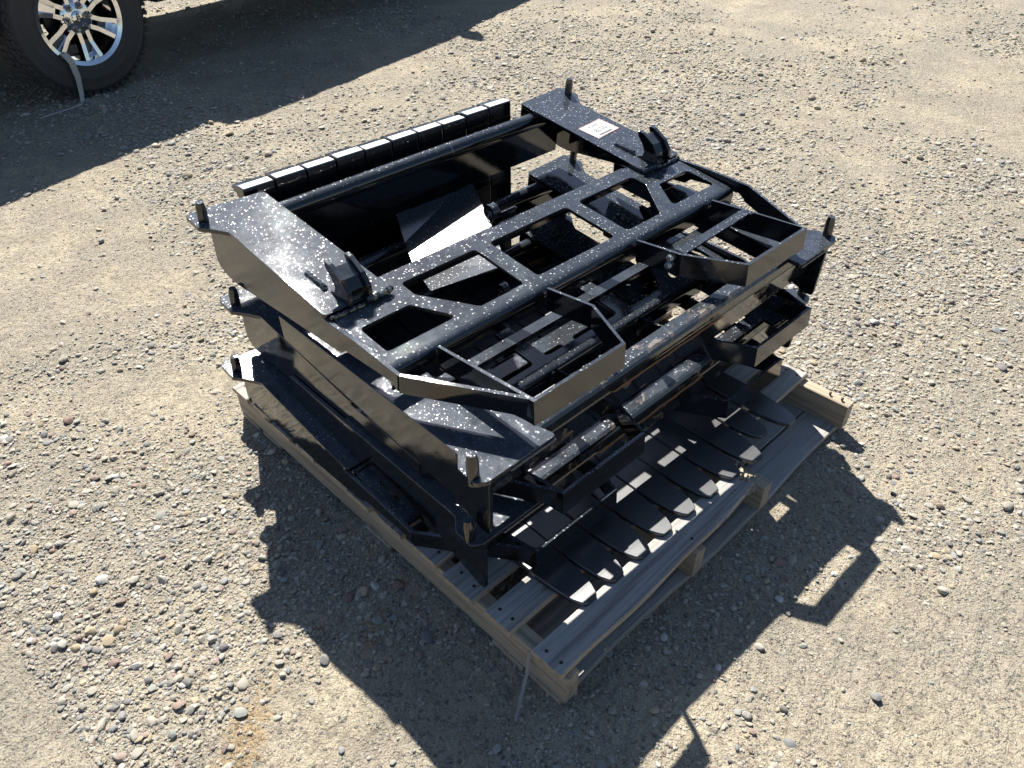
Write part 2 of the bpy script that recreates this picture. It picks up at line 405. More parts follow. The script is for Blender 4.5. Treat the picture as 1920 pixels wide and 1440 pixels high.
# ------------------------------------------------------------------ the ground
def fbm(x, y, f, oct_=4, seed=0):
    r = np.random.default_rng(seed); out = np.zeros_like(x); a = 1.0
    for _ in range(oct_):
        for _k in range(5):
            th = r.uniform(0, 2*math.pi); ph = r.uniform(0, 2*math.pi); ff = f*r.uniform(0.7, 1.4)
            out += a*np.sin(ff*(x*math.cos(th)+y*math.sin(th))+ph)/5
        f *= 2.1; a *= 0.52
    return out
def height(x, y):
    near = np.clip((np.hypot((x-0.28)/0.95, (y+0.05)/0.95)-0.75)/0.5, 0.12, 1)
    r = np.hypot(x-0.3, y)
    h = 0.014*fbm(x, y, 2.2, 4, 3)+0.006*fbm(x, y, 16, 3, 5)
    h += 0.0045*np.maximum(fbm(x, y, 55, 3, 9), -0.2)
    return near*h-0.004
def build_ground():
    nr, na = 430, 460
    rad = np.concatenate([[0.0], np.geomspace(0.35, 11, nr-40), np.geomspace(11.5, 480, 39)])
    a0 = math.pi/2-yaw
    fr = np.linspace(-1, 1, na-60); ang = np.concatenate([a0+R(52)*fr, np.linspace(a0+R(54), a0+2*math.pi-R(54), 60)])
    A, Rr = np.meshgrid(ang, rad); 
    X = CP.x+Rr*np.cos(A); Y = CP.y+Rr*np.sin(A)
    fine = np.clip((14-Rr)/8, 0, 1)
    Z = height(X, Y)*fine-0.004*(1-fine)
    vs_ = np.stack([X, Y, Z], -1).reshape(-1, 3)
    i, j = np.meshgrid(np.arange(nr-1), np.arange(na), indexing='ij'); j2 = (j+1) % na
    fs = np.stack([i*na+j, i*na+j2, (i+1)*na+j2, (i+1)*na+j], -1).reshape(-1, 4)[na:]
    # inner fan
    me = D.meshes.new('ground'); me.vertices.add(len(vs_)); me.vertices.foreach_set('co', vs_.ravel())
    tri = np.stack([np.full(na, 0), na+np.arange(na), na+(np.arange(na)+1) % na], -1)
    loops = np.concatenate([tri.ravel(), fs.ravel()]); nf = len(tri)+len(fs)
    starts = np.concatenate([np.arange(len(tri))*3, len(tri)*3+np.arange(len(fs))*4])
    me.loops.add(len(loops)); me.loops.foreach_set('vertex_index', loops.astype(np.int32))
    me.polygons.add(nf); me.polygons.foreach_set('loop_start', starts.astype(np.int32))
    me.update(calc_edges=True); me.validate()
    bm = bmesh.new(); bm.from_mesh(me); bmesh.ops.recalc_face_normals(bm, faces=bm.faces)
    if sum(f.normal.z for f in bm.faces) < 0: bmesh.ops.reverse_faces(bm, faces=bm.faces)
    bm.to_mesh(me); bm.free()
    me.polygons.foreach_set('use_smooth', np.ones(len(me.polygons), bool))
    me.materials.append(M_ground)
    o = D.objects.new('ground', me); COL.objects.link(o)
    return tag(o, 'dry tan dirt yard scattered with gravel', None, None, 'structure')
ground = build_ground()

# ------------------------------------------------------------------ stones
def stone_shape(sub, r, flat, jit):
    bm = bmesh.new(); bmesh.ops.create_icosphere(bm, subdivisions=sub, radius=1.0)
    dirs = r.normal(size=(4, 3)); dirs /= np.linalg.norm(dirs, axis=1)[:, None]; lim = r.uniform(0.45, 0.85, 4)
    P = np.array([v.co for v in bm.verts])
    P = P*(1+jit*r.normal(size=(len(P), 1))*0.5)
    for d_, l_ in zip(dirs, lim):
        k = P@d_; over = np.maximum(k-l_, 0); P -= over[:, None]*d_*0.8
    P *= np.array([1.0, r.uniform(0.62, 0.9), flat])
    F = np.array([[v.index for v in f.verts] for f in bm.faces]); bm.free()
    return P, F
def pick_colour(r, n, dusty):
    pal = np.array(STONE_COLS); pr_ = np.array([0.26, 0.15, 0.13, 0.09, 0.05, 0.08, 0.09, 0.15])
    c = pal[r.choice(len(pal), n, p=pr_/pr_.sum())]*r.uniform(0.8, 1.2, (n, 1))
    tan = np.array([0.43, 0.385, 0.305]); k = r.uniform(0, dusty, (n, 1))
    return c*(1-k)+tan*k
a0 = math.pi/2-yaw
BARE = [(-0.42, 2.15, 0.55), (-0.80, -0.42, 0.17), (4.3, 1.9, 0.8), (-0.66, 0.95, 0.24), (-0.62, -0.62, 0.20), (0.18, -1.20, 0.17), (0.9, 2.85, 0.5)]
DENSE = [(-1.03, 0.28, 0.34), (0.66, -1.22, 0.28), (-0.80, 0.40, 0.24), (0.15, 2.2, 0.34), (3.2, 2.9, 1.2), (1.6, -0.25, 0.7), (-1.12, -0.15, 0.16), (2.2, 0.55, 0.7)]
def cluster(x, y):          # where the stones lie thick and where the dirt is bare
    k = 0.42+0.85*fbm(x, y, 1.5, 3, 21)+0.6*fbm(x, y, 6.5, 2, 22)
    for cx_, cy_, rr_ in BARE: k = k-0.75*np.exp(-((x-cx_)**2+(y-cy_)**2)/rr_**2)
    for cx_, cy_, rr_ in DENSE: k = k+0.75*np.exp(-((x-cx_)**2+(y-cy_)**2)/rr_**2)
    return np.clip(k, 0.025, 1.5)
def scatter(r, n, rmin, rmax, pw):
    out = np.zeros((0, 2))
    while len(out) < n:
        m = n*3
        u = r.uniform(0, 1, m); rr = (rmin**pw+(rmax**pw-rmin**pw)*u)**(1/pw)
        an = a0+R(49)*r.uniform(-1, 1, m)
        x = CP.x+rr*np.cos(an); y = CP.y+rr*np.sin(an)
        ok = r.uniform(0, 1.2, m) < cluster(x, y)
        out = np.concatenate([out, np.stack([x[ok], y[ok]], -1)])
    return out[:n]
def rot_mats(r, n, tilt):
    az = r.uniform(0, 2*math.pi, n); tx = r.normal(0, tilt, n)
    c, s = np.cos(az), np.sin(az); ct, st = np.cos(tx), np.sin(tx)
    M_ = np.zeros((n, 3, 3))
    M_[:, 0, 0] = c; M_[:, 0, 1] = -s*ct; M_[:, 0, 2] = s*st
    M_[:, 1, 0] = s; M_[:, 1, 1] = c*ct; M_[:, 1, 2] = -c*st
    M_[:, 2, 1] = st; M_[:, 2, 2] = ct
    return M_
def gravel():
    r = np.random.default_rng(31)
    protos = D.collections.new('gravel_shapes')
    for k in range(18):
        P, Fc = stone_shape(2, r, r.uniform(0.26, 0.55), 0.11)
        me = D.meshes.new('gravel_shape'); me.from_pydata([tuple(p) for p in P], [], [tuple(int(q) for q in f) for f in Fc])
        me.polygons.foreach_set('use_smooth', [True]*len(me.polygons)); me.set_sharp_from_angle(angle=R(24))
        me.materials.append(M_gravel); protos.objects.link(D.objects.new('gravel_shape', me))
    X = []; S = []; RT = []; C = []
    for n, r0, r1, pw, size, sg, dusty in ((115000, 0.5, 4.8, 1.45, 0.0033, 0.42, 0.9), (100000, 2.2, 15.0, 1.35, 0.0064, 0.42, 0.85),
                                          (17000, 0.5, 6.5, 1.5, 0.0072, 0.36, 0.3), (15000, 4.2, 15.0, 1.4, 0.0125, 0.38, 0.5), (1700, 0.5, 5.0, 1.5, 0.0112, 0.25, 0.2)):
        xy = scatter(r, n, r0, r1, pw); sc = np.clip(size*np.exp(r.normal(0, sg, n)), size*0.4, size*2.4)
        z = height(xy[:, 0], xy[:, 1])+sc*r.uniform(-0.05, 0.40, n)
        X.append(np.column_stack([xy, z])); S.append(sc)
        RT.append(np.column_stack([r.normal(0, 0.22, n), r.normal(0, 0.22, n), r.uniform(0, 6.283, n)])); C.append(pick_colour(r, n, dusty))
    X = np.concatenate(X); S = np.concatenate(S); RT = np.concatenate(RT); C = np.concatenate(C); n = len(X)
    me = D.meshes.new('gravel'); me.vertices.add(n); me.vertices.foreach_set('co', X.ravel().astype(np.float32))
    a = me.attributes.new('stone_size', 'FLOAT', 'POINT'); a.data.foreach_set('value', S.astype(np.float32))
    a = me.attributes.new('stone_turn', 'FLOAT_VECTOR', 'POINT'); a.data.foreach_set('vector', RT.ravel().astype(np.float32))
    a = me.attributes.new('stone_colour', 'FLOAT_COLOR', 'POINT'); a.data.foreach_set('color', np.column_stack([C, np.ones(n)]).ravel().astype(np.float32))
    me.update()
    o = D.objects.new('gravel', me); COL.objects.link(o)
    ng = D.node_groups.new('scatter_gravel', 'GeometryNodeTree')
    ng.interface.new_socket('Geometry', in_out='INPUT', socket_type='NodeSocketGeometry'); ng.interface.new_socket('Geometry', in_out='OUTPUT', socket_type='NodeSocketGeometry')
    gi = ng.nodes.new('NodeGroupInput'); go = ng.nodes.new('NodeGroupOutput')
    ci = ng.nodes.new('GeometryNodeCollectionInfo'); ci.inputs['Collection'].default_value = protos; ci.inputs['Separate Children'].default_value = True; ci.inputs['Reset Children'].default_value = True
    ip = ng.nodes.new('GeometryNodeInstanceOnPoints'); ip.inputs['Pick Instance'].default_value = True
    na = lambda nm, t: (lambda q: (setattr(q, 'data_type', t), q.inputs['Name'].__setattr__('default_value', nm), q)[2])(ng.nodes.new('GeometryNodeInputNamedAttribute'))
    a1 = na('stone_size', 'FLOAT'); a2 = na('stone_turn', 'FLOAT_VECTOR')
    e2r = ng.nodes.new('FunctionNodeEulerToRotation'); ri = ng.nodes.new('FunctionNodeRandomValue'); ri.data_type = 'INT'
    ri.inputs[4].default_value = 0; ri.inputs[5].default_value = 17
    lk = ng.links.new
    lk(gi.outputs[0], ip.inputs['Points']); lk(ci.outputs[0], ip.inputs['Instance']); lk(a2.outputs[0], e2r.inputs[0]); lk(e2r.outputs[0], ip.inputs['Rotation'])
    lk(a1.outputs[0], ip.inputs['Scale']); lk(ri.outputs[2], ip.inputs['Instance Index']); lk(ip.outputs[0], go.inputs[0])
    md = o.modifiers.new('scatter', 'NODES'); md.node_group = ng
    tag(o, 'loose mixed gravel of tan, grey and maroon stones on the dirt', None, None, 'stuff')
gravel()

def big_stones():
    r = np.random.default_rng(77); protos = []
    for i in range(16):
        P, F = stone_shape(3, r, r.uniform(0.28, 0.52), 0.035)
        me = D.meshes.new('stone'); me.from_pydata([tuple(p) for p in P], [], [tuple(int(q) for q in f) for f in F])
        me.polygons.foreach_set('use_smooth', [True]*len(me.polygons)); me.set_sharp_from_angle(angle=R(30))
        me.materials.append(M_stones[(i*3) % 8]); protos.append(me)
    xy = scatter(r, 900, 0.55, 5.6, 1.35); k = 0
    for x, y in xy:
        if k >= 290: break
        if -0.45 < x < 1.02 and -0.83 < y < 0.72: continue
        s = float(np.clip(0.0125*math.exp(r.normal(0, 0.33)), 0.008, 0.026))
        o = D.objects.new('stone', protos[r.integers(0, 16)]); COL.objects.link(o); o.parent = ground
        o.location = (x, y, float(height(np.array([x]), np.array([y]))[0])+s*r.uniform(0.08, 0.34))
        o.rotation_euler = (r.normal(0, 0.18), r.normal(0, 0.18), r.uniform(0, 6.28)); o.scale = (s, s, s*r.uniform(0.8, 1.1)); k += 1
big_stones()

# ------------------------------------------------------------------ the pallet
PX, PY, PW, PL, PYAW = -0.391, -0.787, 1.342, 1.437, R(1.17)
pallet = tag(empty('pallet', (PX, PY, 0), (0, 0, PYAW)), 'weathered wooden pallet with a splintered front board under the stacked frames', 'pallet')
def board(name, u0, u1, v0, v1, z0, z1, m, ax='x', rag=0.0, seed=0, front=None, back=None, endcut=None):
    """a plank whose long edges wander a little; local origin at its centre, grain along local X"""
    r = random.Random(seed*13+5); Lx, Wy = (u1-u0, v1-v0) if ax == 'x' else (v1-v0, u1-u0)
    n = 26; H = z1-z0; rows = []
    w0 = [r.uniform(-1, 1) for _ in range(6)]
    for i in range(n+1):
        t = i/n; x = (t-0.5)*Lx
        wob = lambda k: rag*(w0[k]*math.sin(3.1*t+w0[k+1]*3)+0.5*w0[k+2]*math.sin(11*t+k)+r.uniform(-0.25, 0.25))
        yf = -Wy/2+wob(0)+(front(t) if front else 0); yb = Wy/2+wob(2)+(back(t) if back else 0)
        xs = [x]*4
        if i == n and endcut: xs = [x+endcut(q) for q in (0, 0.33, 0.66, 1)]
        rows.append([(xs[q], yf+(yb-yf)*q/3) for q in range(4)])
    c = 0.0022; vs_ = []; fs = []
    for row in rows:
        top = [(x, y, H/2-(0 if 0 < q < 3 else c)) for q, (x, y) in enumerate(row)]
        top[0] = (top[0][0], top[0][1], H/2-c); top[3] = (top[3][0], top[3][1], H/2-c)
        ins = [(row[0][0], row[0][1]+c*1.3, H/2), (row[1][0], row[1][1], H/2+r.uniform(-.0004, .0004)), (row[2][0], row[2][1], H/2), (row[3][0], row[3][1]-c*1.3, H/2)]
        ring = [(row[0][0], row[0][1], -H/2), top[0], ins[0], ins[1], ins[2], ins[3], top[3], (row[3][0], row[3][1], -H/2)]
        vs_ += ring
    for i in range(n):
        for k in range(8): fs.append((8*i+k, 8*i+(k+1) % 8, 8*i+8+(k+1) % 8, 8*i+8+k))
    fs += [tuple(range(7, -1, -1)), tuple(8*n+k for k in range(8))]
    mb = MB().add(vs_, fs); o = mb.build(name, m, pallet)
    o.location = ((u0+u1)/2, (v0+v1)/2, (z0+z1)/2)
    if ax == 'y': o.rotation_euler = (0, 0, math.pi/2)
    return o
ZS0, ZS1, ZD = 0.018, 0.108, 0.126
for i, (u0, u1) in enumerate(((0.0, 0.042), (0.487, 0.528), (0.812, 0.852), (1.300, 1.342))):
    s_ = board('stringer', u0, u1, 0.0, PL, ZS0, ZS1, M_wtan, 'y', 0.0012, 20+i)
for i, (v0, v1) in enumerate(((0.012, 0.125), (0.13, 0.235), (0.64, 0.75), (1.20, 1.30), (1.325, 1.43))):
    board('bottom_board', -0.002, 1.344, v0, v1, 0.0, ZS0-0.001, M_wgrey, 'x', 0.003, 40+i, front=(lambda t: 0.006*math.sin(9*t)) if i == 0 else None)
deck = [(0.010, 0.100), (0.166, 0.250), (0.290, 0.398), (0.430, 0.530), (0.565, 0.665), (0.70, 0.80), (0.835, 0.93), (0.965, 1.06), (1.09, 1.19), (1.215, 1.31), (1.34, 1.433)]
def jag(q): return random.Random(int(q*97)).uniform(-0.035, 0.03)-0.05*abs(q-0.4)
deck_objs = []
for i, (v0, v1) in enumerate(deck):
    if i == 0:
        o = board('deck_board', -0.006, 0.80, v0, v1, ZS1+0.0005, ZD, M_wgrey, 'x', 0.0022, 60, front=lambda t: (0.012*max(0, t-0.55)/0.45)+0.003*math.sin(14*t), endcut=jag)
        o['label'] = 'front board with its right end snapped off in splinters'
    else:
        o = board('deck_board', -0.006-0.004*(i % 3), 1.344, v0, v1, ZS1+0.0005, ZD, M_wgrey, 'x', 0.002, 60+i)
    deck_objs.append(o)
sp_mb = MB(); rr = random.Random(3)
for i in range(34):          # splinters standing out of the snapped end and the split front edge
    if i < 22: x, y = 0.80+rr.uniform(-0.04, 0.02), rr.uniform(0.026, 0.10)
    else: x, y = rr.uniform(0.5, 0.8), 0.012+0.022*max(0, 0.3)*rr.uniform(0.6, 1.2)
    l = rr.uniform(0.015, 0.055); wd = rr.uniform(0.002, 0.006); a = rr.uniform(-0.5, 0.5); z = ZD-rr.uniform(0.001, 0.012)
    dx, dy, dz = math.cos(a)*l, math.sin(a)*l, rr.uniform(-0.008, 0.014)
    sp_mb.add([(x, y-wd, z), (x, y+wd, z), (x+dx, y+dy, z+dz), (x, y, z-0.006)], [(0, 1, 2), (1, 3, 2), (3, 0, 2), (0, 3, 1)])
o = sp_mb.build('splinters', M_split, pallet); o['kind'] = 'stuff'
nm = MB()
for (v0, v1) in deck:
    for u in (0.02, 0.508, 0.832, 1.32):
        for q in (0.25, 0.72):
            if u > 0.8 and v0 < 0.05: continue
            nm.lathe([(0.0001, 0.0016), (0.0042, 0.0012), (0.0046, -0.001)], 8, Matrix.Translation((u+random.uniform(-.006, .006), v0+(v1-v0)*q, ZD)))
for q in (0.03, 0.07): nm.lathe([(0.0001, 0.012), (0.005, 0.010), (0.003, 0.0)], 7, Matrix.Translation((1.318, q, ZS1)))
o = nm.build('nails', M_nail, pallet); o['kind'] = 'stuff'

# ------------------------------------------------------------------ the steel frames
RX, RY = R(7.24), R(-1.145)
XC = 0.2836
def pin_mesh(x, y, z):
    return MB().lathe([(0.0135, z-0.02), (0.0135, z+0.042), (0.0125, z+0.047), (0.0098, z+0.060), (0.0001, z+0.0605)], 14, Matrix.Translation((x, y, 0)))
def hook_mb(sx):
    out = [(0.0, 0.004), (0.006, 0.040), (0.030, 0.066), (0.075, 0.086), (0.098, 0.086), (0.092, 0.070), (0.070, 0.050), (0.058, 0.032), (0.062, 0.016), (0.088, 0.004)]
    ch = plate_mesh([round_poly(out, 0.006)], 0.013, 0.0015)
    inn = [(0.012, 0.004), (0.018, 0.036), (0.038, 0.058), (0.074, 0.074), (0.084, 0.074), (0.062, 0.050), (0.050, 0.032), (0.056, 0.004)]
    wb = plate_mesh([round_poly(inn, 0.004)], 0.044, 0.001)
    a = MB().mesh(ch, Matrix.Translation((sx*0.575-0.028, 0, 0)) @ YZ).mesh(ch, Matrix.Translation((sx*0.575+0.028, 0, 0)) @ YZ)
    b_ = MB().mesh(wb, Matrix.Translation((sx*0.575, 0, 0)) @ YZ)
    D.meshes.remove(ch); D.meshes.remove(wb); return a, b_
def bead(pts, r, seed):
    rr_ = random.Random(seed); P = []; n = 26
    for i in range(n+1):
        t = i/n*(len(pts)-1); k = min(int(t), len(pts)-2); u = t-k
        P.append(Vector(pts[k])*(1-u)+Vector(pts[k+1])*u+Vector((rr_.uniform(-1, 1), rr_.uniform(-1, 1), rr_.uniform(-1, 1)))*r*0.22)
    return MB().tube(P, [r*(0.6 if i in (0, n) else rr_.uniform(0.8, 1.15)) for i in range(n+1)], 7)
def bolt_mb(p, d, r=0.0095):
    q = Vector(d).to_track_quat('Z', 'Y').to_matrix().to_4x4(); q.translation = p
    return MB().lathe([(r*1.15, 0), (r*1.15, 0.002)], 18, q).lathe([(r*1.15, 0.002), (0.0001, 0.002)], 18, q, False).lathe([(r, 0.002), (r, 0.0085), (r*0.85, 0.0098), (0.0001, 0.0098)], 6, q, False)

def carriage(name, label, loc, rot, lower=None, sticker=False, brace=True, st=(0, 0, 0), lip=-0.415, twist=0.0):
    root = tag(empty(name, loc, rot), label, 'attachment frame', 'black steel frames stacked on the pallet')
    B = lambda mb, n, m=M_paint, **k: mb.build(n, m, root, **k)
    for sx in (-1, 1):
        f = lambda pts: [(sx*x, y) for x, y in pts]
        # top plate with the pin ear
        pl_ = plate_mesh([round_poly(f([(0.485, 0.010), (0.497, 0.576), (0.704, 0.592), (0.724, 0.578), (0.724, 0.512), (0.712, 0.500), (0.688, 0.470), (0.672, 0.445), (0.672, 0.012)]), [0.02, 0.014, 0.012, 0.008, 0.01, 0.01, 0.015, 0.02, 0.016])], 0.012)
        B(MB().mesh(pl_, Matrix.Translation((sx*0.6, 0, -0.001)) @ Matrix.Rotation(twist if sx < 0 else 0.0, 4, 'Y') @ Matrix.Translation((-sx*0.6, 0, 0))), 'top_plate'); D.meshes.remove(pl_)
        B(pin_mesh(sx*0.696, 0.535, 0), 'pin')
        # side plate hanging from the outer edge
        prof = [(0.576, -0.0075), (0.573, -0.150), (0.560, -0.168), (0.520, -0.178), (0.470, -0.176), (0.24, -0.128), (-0.043, -0.072), (-0.060, -0.052), (-0.20, -0.024), (-0.236, -0.018), (-0.262, -0.030), (-0.262, 0.018), (-0.10, 0.006), (0.0, -0.0075)]
        sp_ = plate_mesh([round_poly(prof, [0.002, 0.02, 0.02, 0.03, 0.05, 0, 0.012, 0.012, 0, 0.012, 0.002, 0.001, 0.05, 0])], 0.011)
        B(MB().mesh(sp_, Matrix.Translation((sx*0.6645, 0, 0)) @ YZ), 'side_plate'); D.meshes.remove(sp_)
        B(MB().box((sx*0.578, 0.566, -0.082), (0.160, 0.008, 0.148)), 'shading_end_plate', M_smooth)  # closing plate added to block sun leaking through the rear end
        B(MB().strip([(sx*0.664, -0.262, 0.018), (sx*0.520+st[0], -0.521+st[1], 0.056+st[2])], 0.052, 0.009), 'end_flange')
        a, b_ = hook_mb(sx); 
        hm = M_rusty if (sx < 0 and sticker) else M_hook
        ob = B(a, 'hook', hm)
        wb = b_.build('web', M_hook, ob)
        ins = 0.612 if sx < 0 else 0.545
        B(bead([(sx*ins, 0.180, 0.006), (sx*ins, 0.092, 0.007)], 0.0075, 3), 'weld_bead', M_weld)
        B(bead([(sx*0.560, 0.000, 0.002), (sx*0.484, 0.004, 0.004)], 0.0085, 4), 'weld_bead', M_weld)
        B(bead([(sx*0.662, 0.004, -0.004), (sx*0.560, 0.000, -0.002)], 0.006, 5), 'weld_bead', M_weld)
        # step bracket in front of the cross bar
        B(MB().strip([(sx*0.528, -0.226, 0.000), (sx*0.525+st[0], -0.524+st[1], 0.058+st[2]), (sx*0.245+st[0], -0.524+st[1], 0.058+st[2]), (sx*0.174+st[0]*.6, -0.372+st[1]*.6, 0.034+st[2]*.6), (sx*0.176, -0.226, 0.000)], 0.062, 0.008, 0.011), 'step_bracket')
    # cross bar: pierced plate with a rolled front edge
    outer = [(-0.655, 0.070), (0.655, 0.070), (0.655, -0.200), (-0.655, -0.200)]
    h1 = [(0.625, -0.060), (0.625, -0.164), (0.418, -0.164), (0.482, -0.060)]
    h2 = [(0.446, 0.020), (0.446, -0.036), (0.350, -0.170), (0.202, -0.170), (0.202, 0.020)]
    hc = [(-0.150, 0.020), (0.150, 0.020), (0.150, -0.168), (-0.150, -0.168)]
    mir = lambda q: [(-x, y) for x, y in q]
    cb = plate_mesh([outer]+[round_poly(h, 0.014) for h in (h1, mir(h1), h2, mir(h2), hc)], 0.010)
    mb = MB().mesh(cb, Matrix.Translation((0, 0, -0.013))); D.meshes.remove(cb)
    prof = [(-0.199, -0.0082)]+[(-0.199-0.024*math.sin(k*math.pi/16), -0.0322+0.024*math.cos(k*math.pi/16)) for k in range(1, 9)]+[(-0.223, -0.066), (-0.217, -0.066), (-0.217, -0.034), (-0.199, -0.0175)]
    n = len(prof); vs_ = [(x, y, z) for x in (-0.655, 0.655) for y, z in prof]
    mb.add(vs_, [(i, (i+1) % n, n+(i+1) % n, n+i) for i in range(n)]+[tuple(range(n)), tuple(range(2*n-1, n-1, -1))], True)
    mb.box((0, 0.066, -0.045), (1.3, 0.008, 0.054)).box((0, 0.078, -0.022), (1.0, 0.016, 0.007))
    B(mb, 'cross_bar')
    # hanger tube and the sheet below it
    tb = MB().cyl((-0.60, 0.512, -0.0345), (0.60, 0.512, -0.0345), 0.027, 28)
    B(tb, 'hanger_tube')
    B(MB().box((0, 0.500, -0.112), (1.24, 0.008, 0.118)), 'rear_sheet', M_smooth)
    B(MB().tube([(0.118, 0.512+0.0272*math.cos(a_), -0.0345+0.0272*math.sin(a_)) for a_ in np.linspace(-0.3, 3.0, 14)], 0.0012, 5), 'scratch', M_steel)
    # lug ring and its arm behind the cross bar
    rg = MB(); q = Matrix.Translation((-0.052, 0.118, 0.003)) @ Matrix.Rotation(R(90), 4, 'Y')
    rg.lathe([(0.0125, -0.012), (0.022, -0.012), (0.022, 0.012), (0.0125, 0.012), (0.0125, -0.012)], 28, q)
    B(rg, 'lug_ring')
    B(MB().box((-0.012, 0.094, 0.000), (0.056, 0.0045, 0.016), Matrix.Rotation(R(-0), 4, 'Z')).box((0.006, 0.103, -0.02), (0.05, 0.0045, 0.03)), 'lug_arm')
    B(MB().tube([(-0.062+0.0105*math.cos(t), 0.111+0.004*math.sin(t), -0.013+0.0125*math.sin(t)) for t in np.linspace(0, 2*math.pi, 15)[:-1]], 0.0018, 6, True), 'split_ring', M_steel)
    if brace:      # bolted cross strap of the right-hand step bracket
        B(MB().strip([(0.182, -0.360, 0.030), (0.512, -0.352, 0.034)], 0.006, 0.026).box((0.503, -0.352, 0.016), (0.008, 0.04, 0.036)).box((0.188, -0.372, 0.014), (0.008, 0.05, 0.036)), 'step_strap')
        for p in ((0.1695, -0.345, 0.010), (0.1695, -0.345, -0.014)): B(bolt_mb(p, (-1, 0, 0)), 'bolt', M_zinc)
        B(bolt_mb((0.499, -0.345, 0.014), (-1, 0, 0)), 'bolt', M_zinc)
        for p in ((-0.1685, -0.330, 0.008), (-0.1685, -0.330, -0.016)): B(MB().lathe([(0.0055, -0.0002), (0.0001, -0.0002)], 12, Matrix.Translation(p) @ Matrix.Rotation(R(90), 4, 'Y'), False), 'bolt_hole', M_dark)
    if lower is not None:
        xf = root.matrix_basis.inverted() @ lower
        def PB(mb_, n, m=M_paint): return mb_.build(n, m, root, xf)
        for sx in (-1, 1):
            f = lambda pts: [(sx*x, y) for x, y in pts]
            ear = plate_mesh([round_poly(f([(0.672, 0.02), (0.672, -0.436), (0.700, -0.470), (0.703, -0.526), (0.678, -0.540), (0.485, -0.540), (0.595, 0.02)]), [0.002, 0.012, 0.012, 0.012, 0.012, 0.012, 0.002])], 0.012)
            PB(MB().mesh(ear, Matrix.Translation((0, 0, -0.006))), 'pin_plate', M_smooth); D.meshes.remove(ear)
            PB(pin_mesh(sx*0.690, -0.506, 0), 'pin')
            pr_ = [(0.285, -0.004), (0.285, -0.078), (0.10, -0.098), (-0.20, -0.128), (-0.40, -0.152), (-0.500, -0.190), (-0.522, -0.186), (-0.530, -0.0125), (-0.43, -0.0125), (0.02, -0.0125), (0.02, -0.004)]
            sp_ = plate_mesh([round_poly(pr_, [0.003, 0.004, 0.03, 0.05, 0.04, 0.014, 0.010, 0.001, 0, 0, 0])], 0.011)
            PB(MB().mesh(sp_, Matrix.Translation((sx*0.6645, 0, 0)) @ YZ), 'tooth_plate', M_smooth); D.meshes.remove(sp_)
            PB(bead([(sx*0.62, -0.5405, -0.010), (sx*0.49, -0.5405, -0.010)], 0.004, 8), 'weld_bead', M_weld)
        ch = [(-0.452, -0.006), (-0.452, 0.0), (-0.486, 0.0), (-0.494, -0.004), (-0.499, -0.012), (-0.498, -0.036), (-0.500, -0.040), (-0.486, -0.118), (lip, -0.124), (lip, -0.118), (-0.480, -0.112), (-0.493, -0.040), (-0.489, -0.010), (-0.484, -0.006)]
        n = len(ch); vs_ = [(x, y, z-0.001) for x in (-0.658, 0.658) for y, z in ch]
        PB(MB().add(vs_, [(i, (i+1) % n, n+(i+1) % n, n+i) for i in range(n)]+[tuple(range(n)), tuple(range(2*n-1, n-1, -1))]), 'front_channel', M_mud)
        PB(bead([(-0.26, -0.5045, -0.0385), (0.18, -0.5045, -0.0385)], 0.0021, 12), 'rusty_seam', M_rustline)
        PB(MB().box((0, -0.17, -0.062), (1.317, 0.034, 0.008)).box((0, -0.154, -0.084), (1.317, 0.006, 0.040)), 'inner_bar', M_smooth)
    if sticker:
        c = [(0.521, 0.321), (0.527, 0.234), (0.645, 0.246), (0.639, 0.333)]
        zc = 0.0066
        st = MB().add([(*p, zc-0.0013) for p in c]+[(*p, zc) for p in c], [(4, 5, 6, 7), (0, 1, 5, 4), (1, 2, 6, 5), (2, 3, 7, 6), (3, 0, 4, 7)])
        so_ = B(st, 'lot_sticker', M_label)
        cx, cy = 0.583, 0.2835
        X0 = Matrix.Translation((cx, cy, zc+0.0005)) @ Matrix.Rotation(R(-176), 4, 'Z')
        # printed frame, bar and handwriting: read from the far side
        ink = MB()
        t1 = text_mesh('0578', 0.030); t2 = text_mesh('LEH-61', 0.0215); t3 = text_mesh('\u25a0', 0.01)
        red = MB()
        for (a_, b2, c2, d2) in ((-0.0585, -0.043, 0.117, 0.0022), (-0.0585, 0.0408, 0.117, 0.0022), (-0.0585, -0.043, 0.0018, 0.086), (0.0567, -0.043, 0.0018, 0.086)):
            red.add([X0 @ Vector(p) for p in ((a_, b2, 0), (a_+c2, b2, 0), (a_+c2, b2+d2, 0), (a_, b2+d2, 0))], [(0, 1, 2, 3)])
        red.build('print', M_red, so_)
        ink.mesh(t1, X0 @ Matrix.Translation((-0.001, 0.004, 0)) @ Matrix.Rotation(R(0), 4, 'Z'))
        ink.mesh(t2, X0 @ Matrix.Translation((0.006, -0.024, 0)))
        for (a_, b2, c2, d2) in ((-0.030, 0.028, 0.066, 0.0075), (-0.05, -0.0115, 0.094, 0.0007)):
            ink.add([X0 @ Vector(p) for p in ((a_, b2, 0), (a_+c2, b2, 0), (a_+c2, b2+d2, 0), (a_, b2+d2, 0))], [(0, 1, 2, 3)])
        ink.build('writing', M_ink, so_)
        for t_ in (t1, t2, t3): D.meshes.remove(t_)
    return root
LOW = lambda x, y, z: Matrix.Translation((XC+x, y, z)) @ Euler((0, RY, 0)).to_matrix().to_4x4()
O1 = Vector((XC, 0, 0.6756)); O2 = O1+Vector((0.016, -0.022, -0.252)); O3 = O1+Vector((-0.035, -0.030, -0.452))
frame1 = carriage('fork_carriage', 'topmost black steel frame with white lot sticker and two loader hooks on top', O1, (RX, R(-0.5), 0), LOW(0, -0.018, 0.574), True)
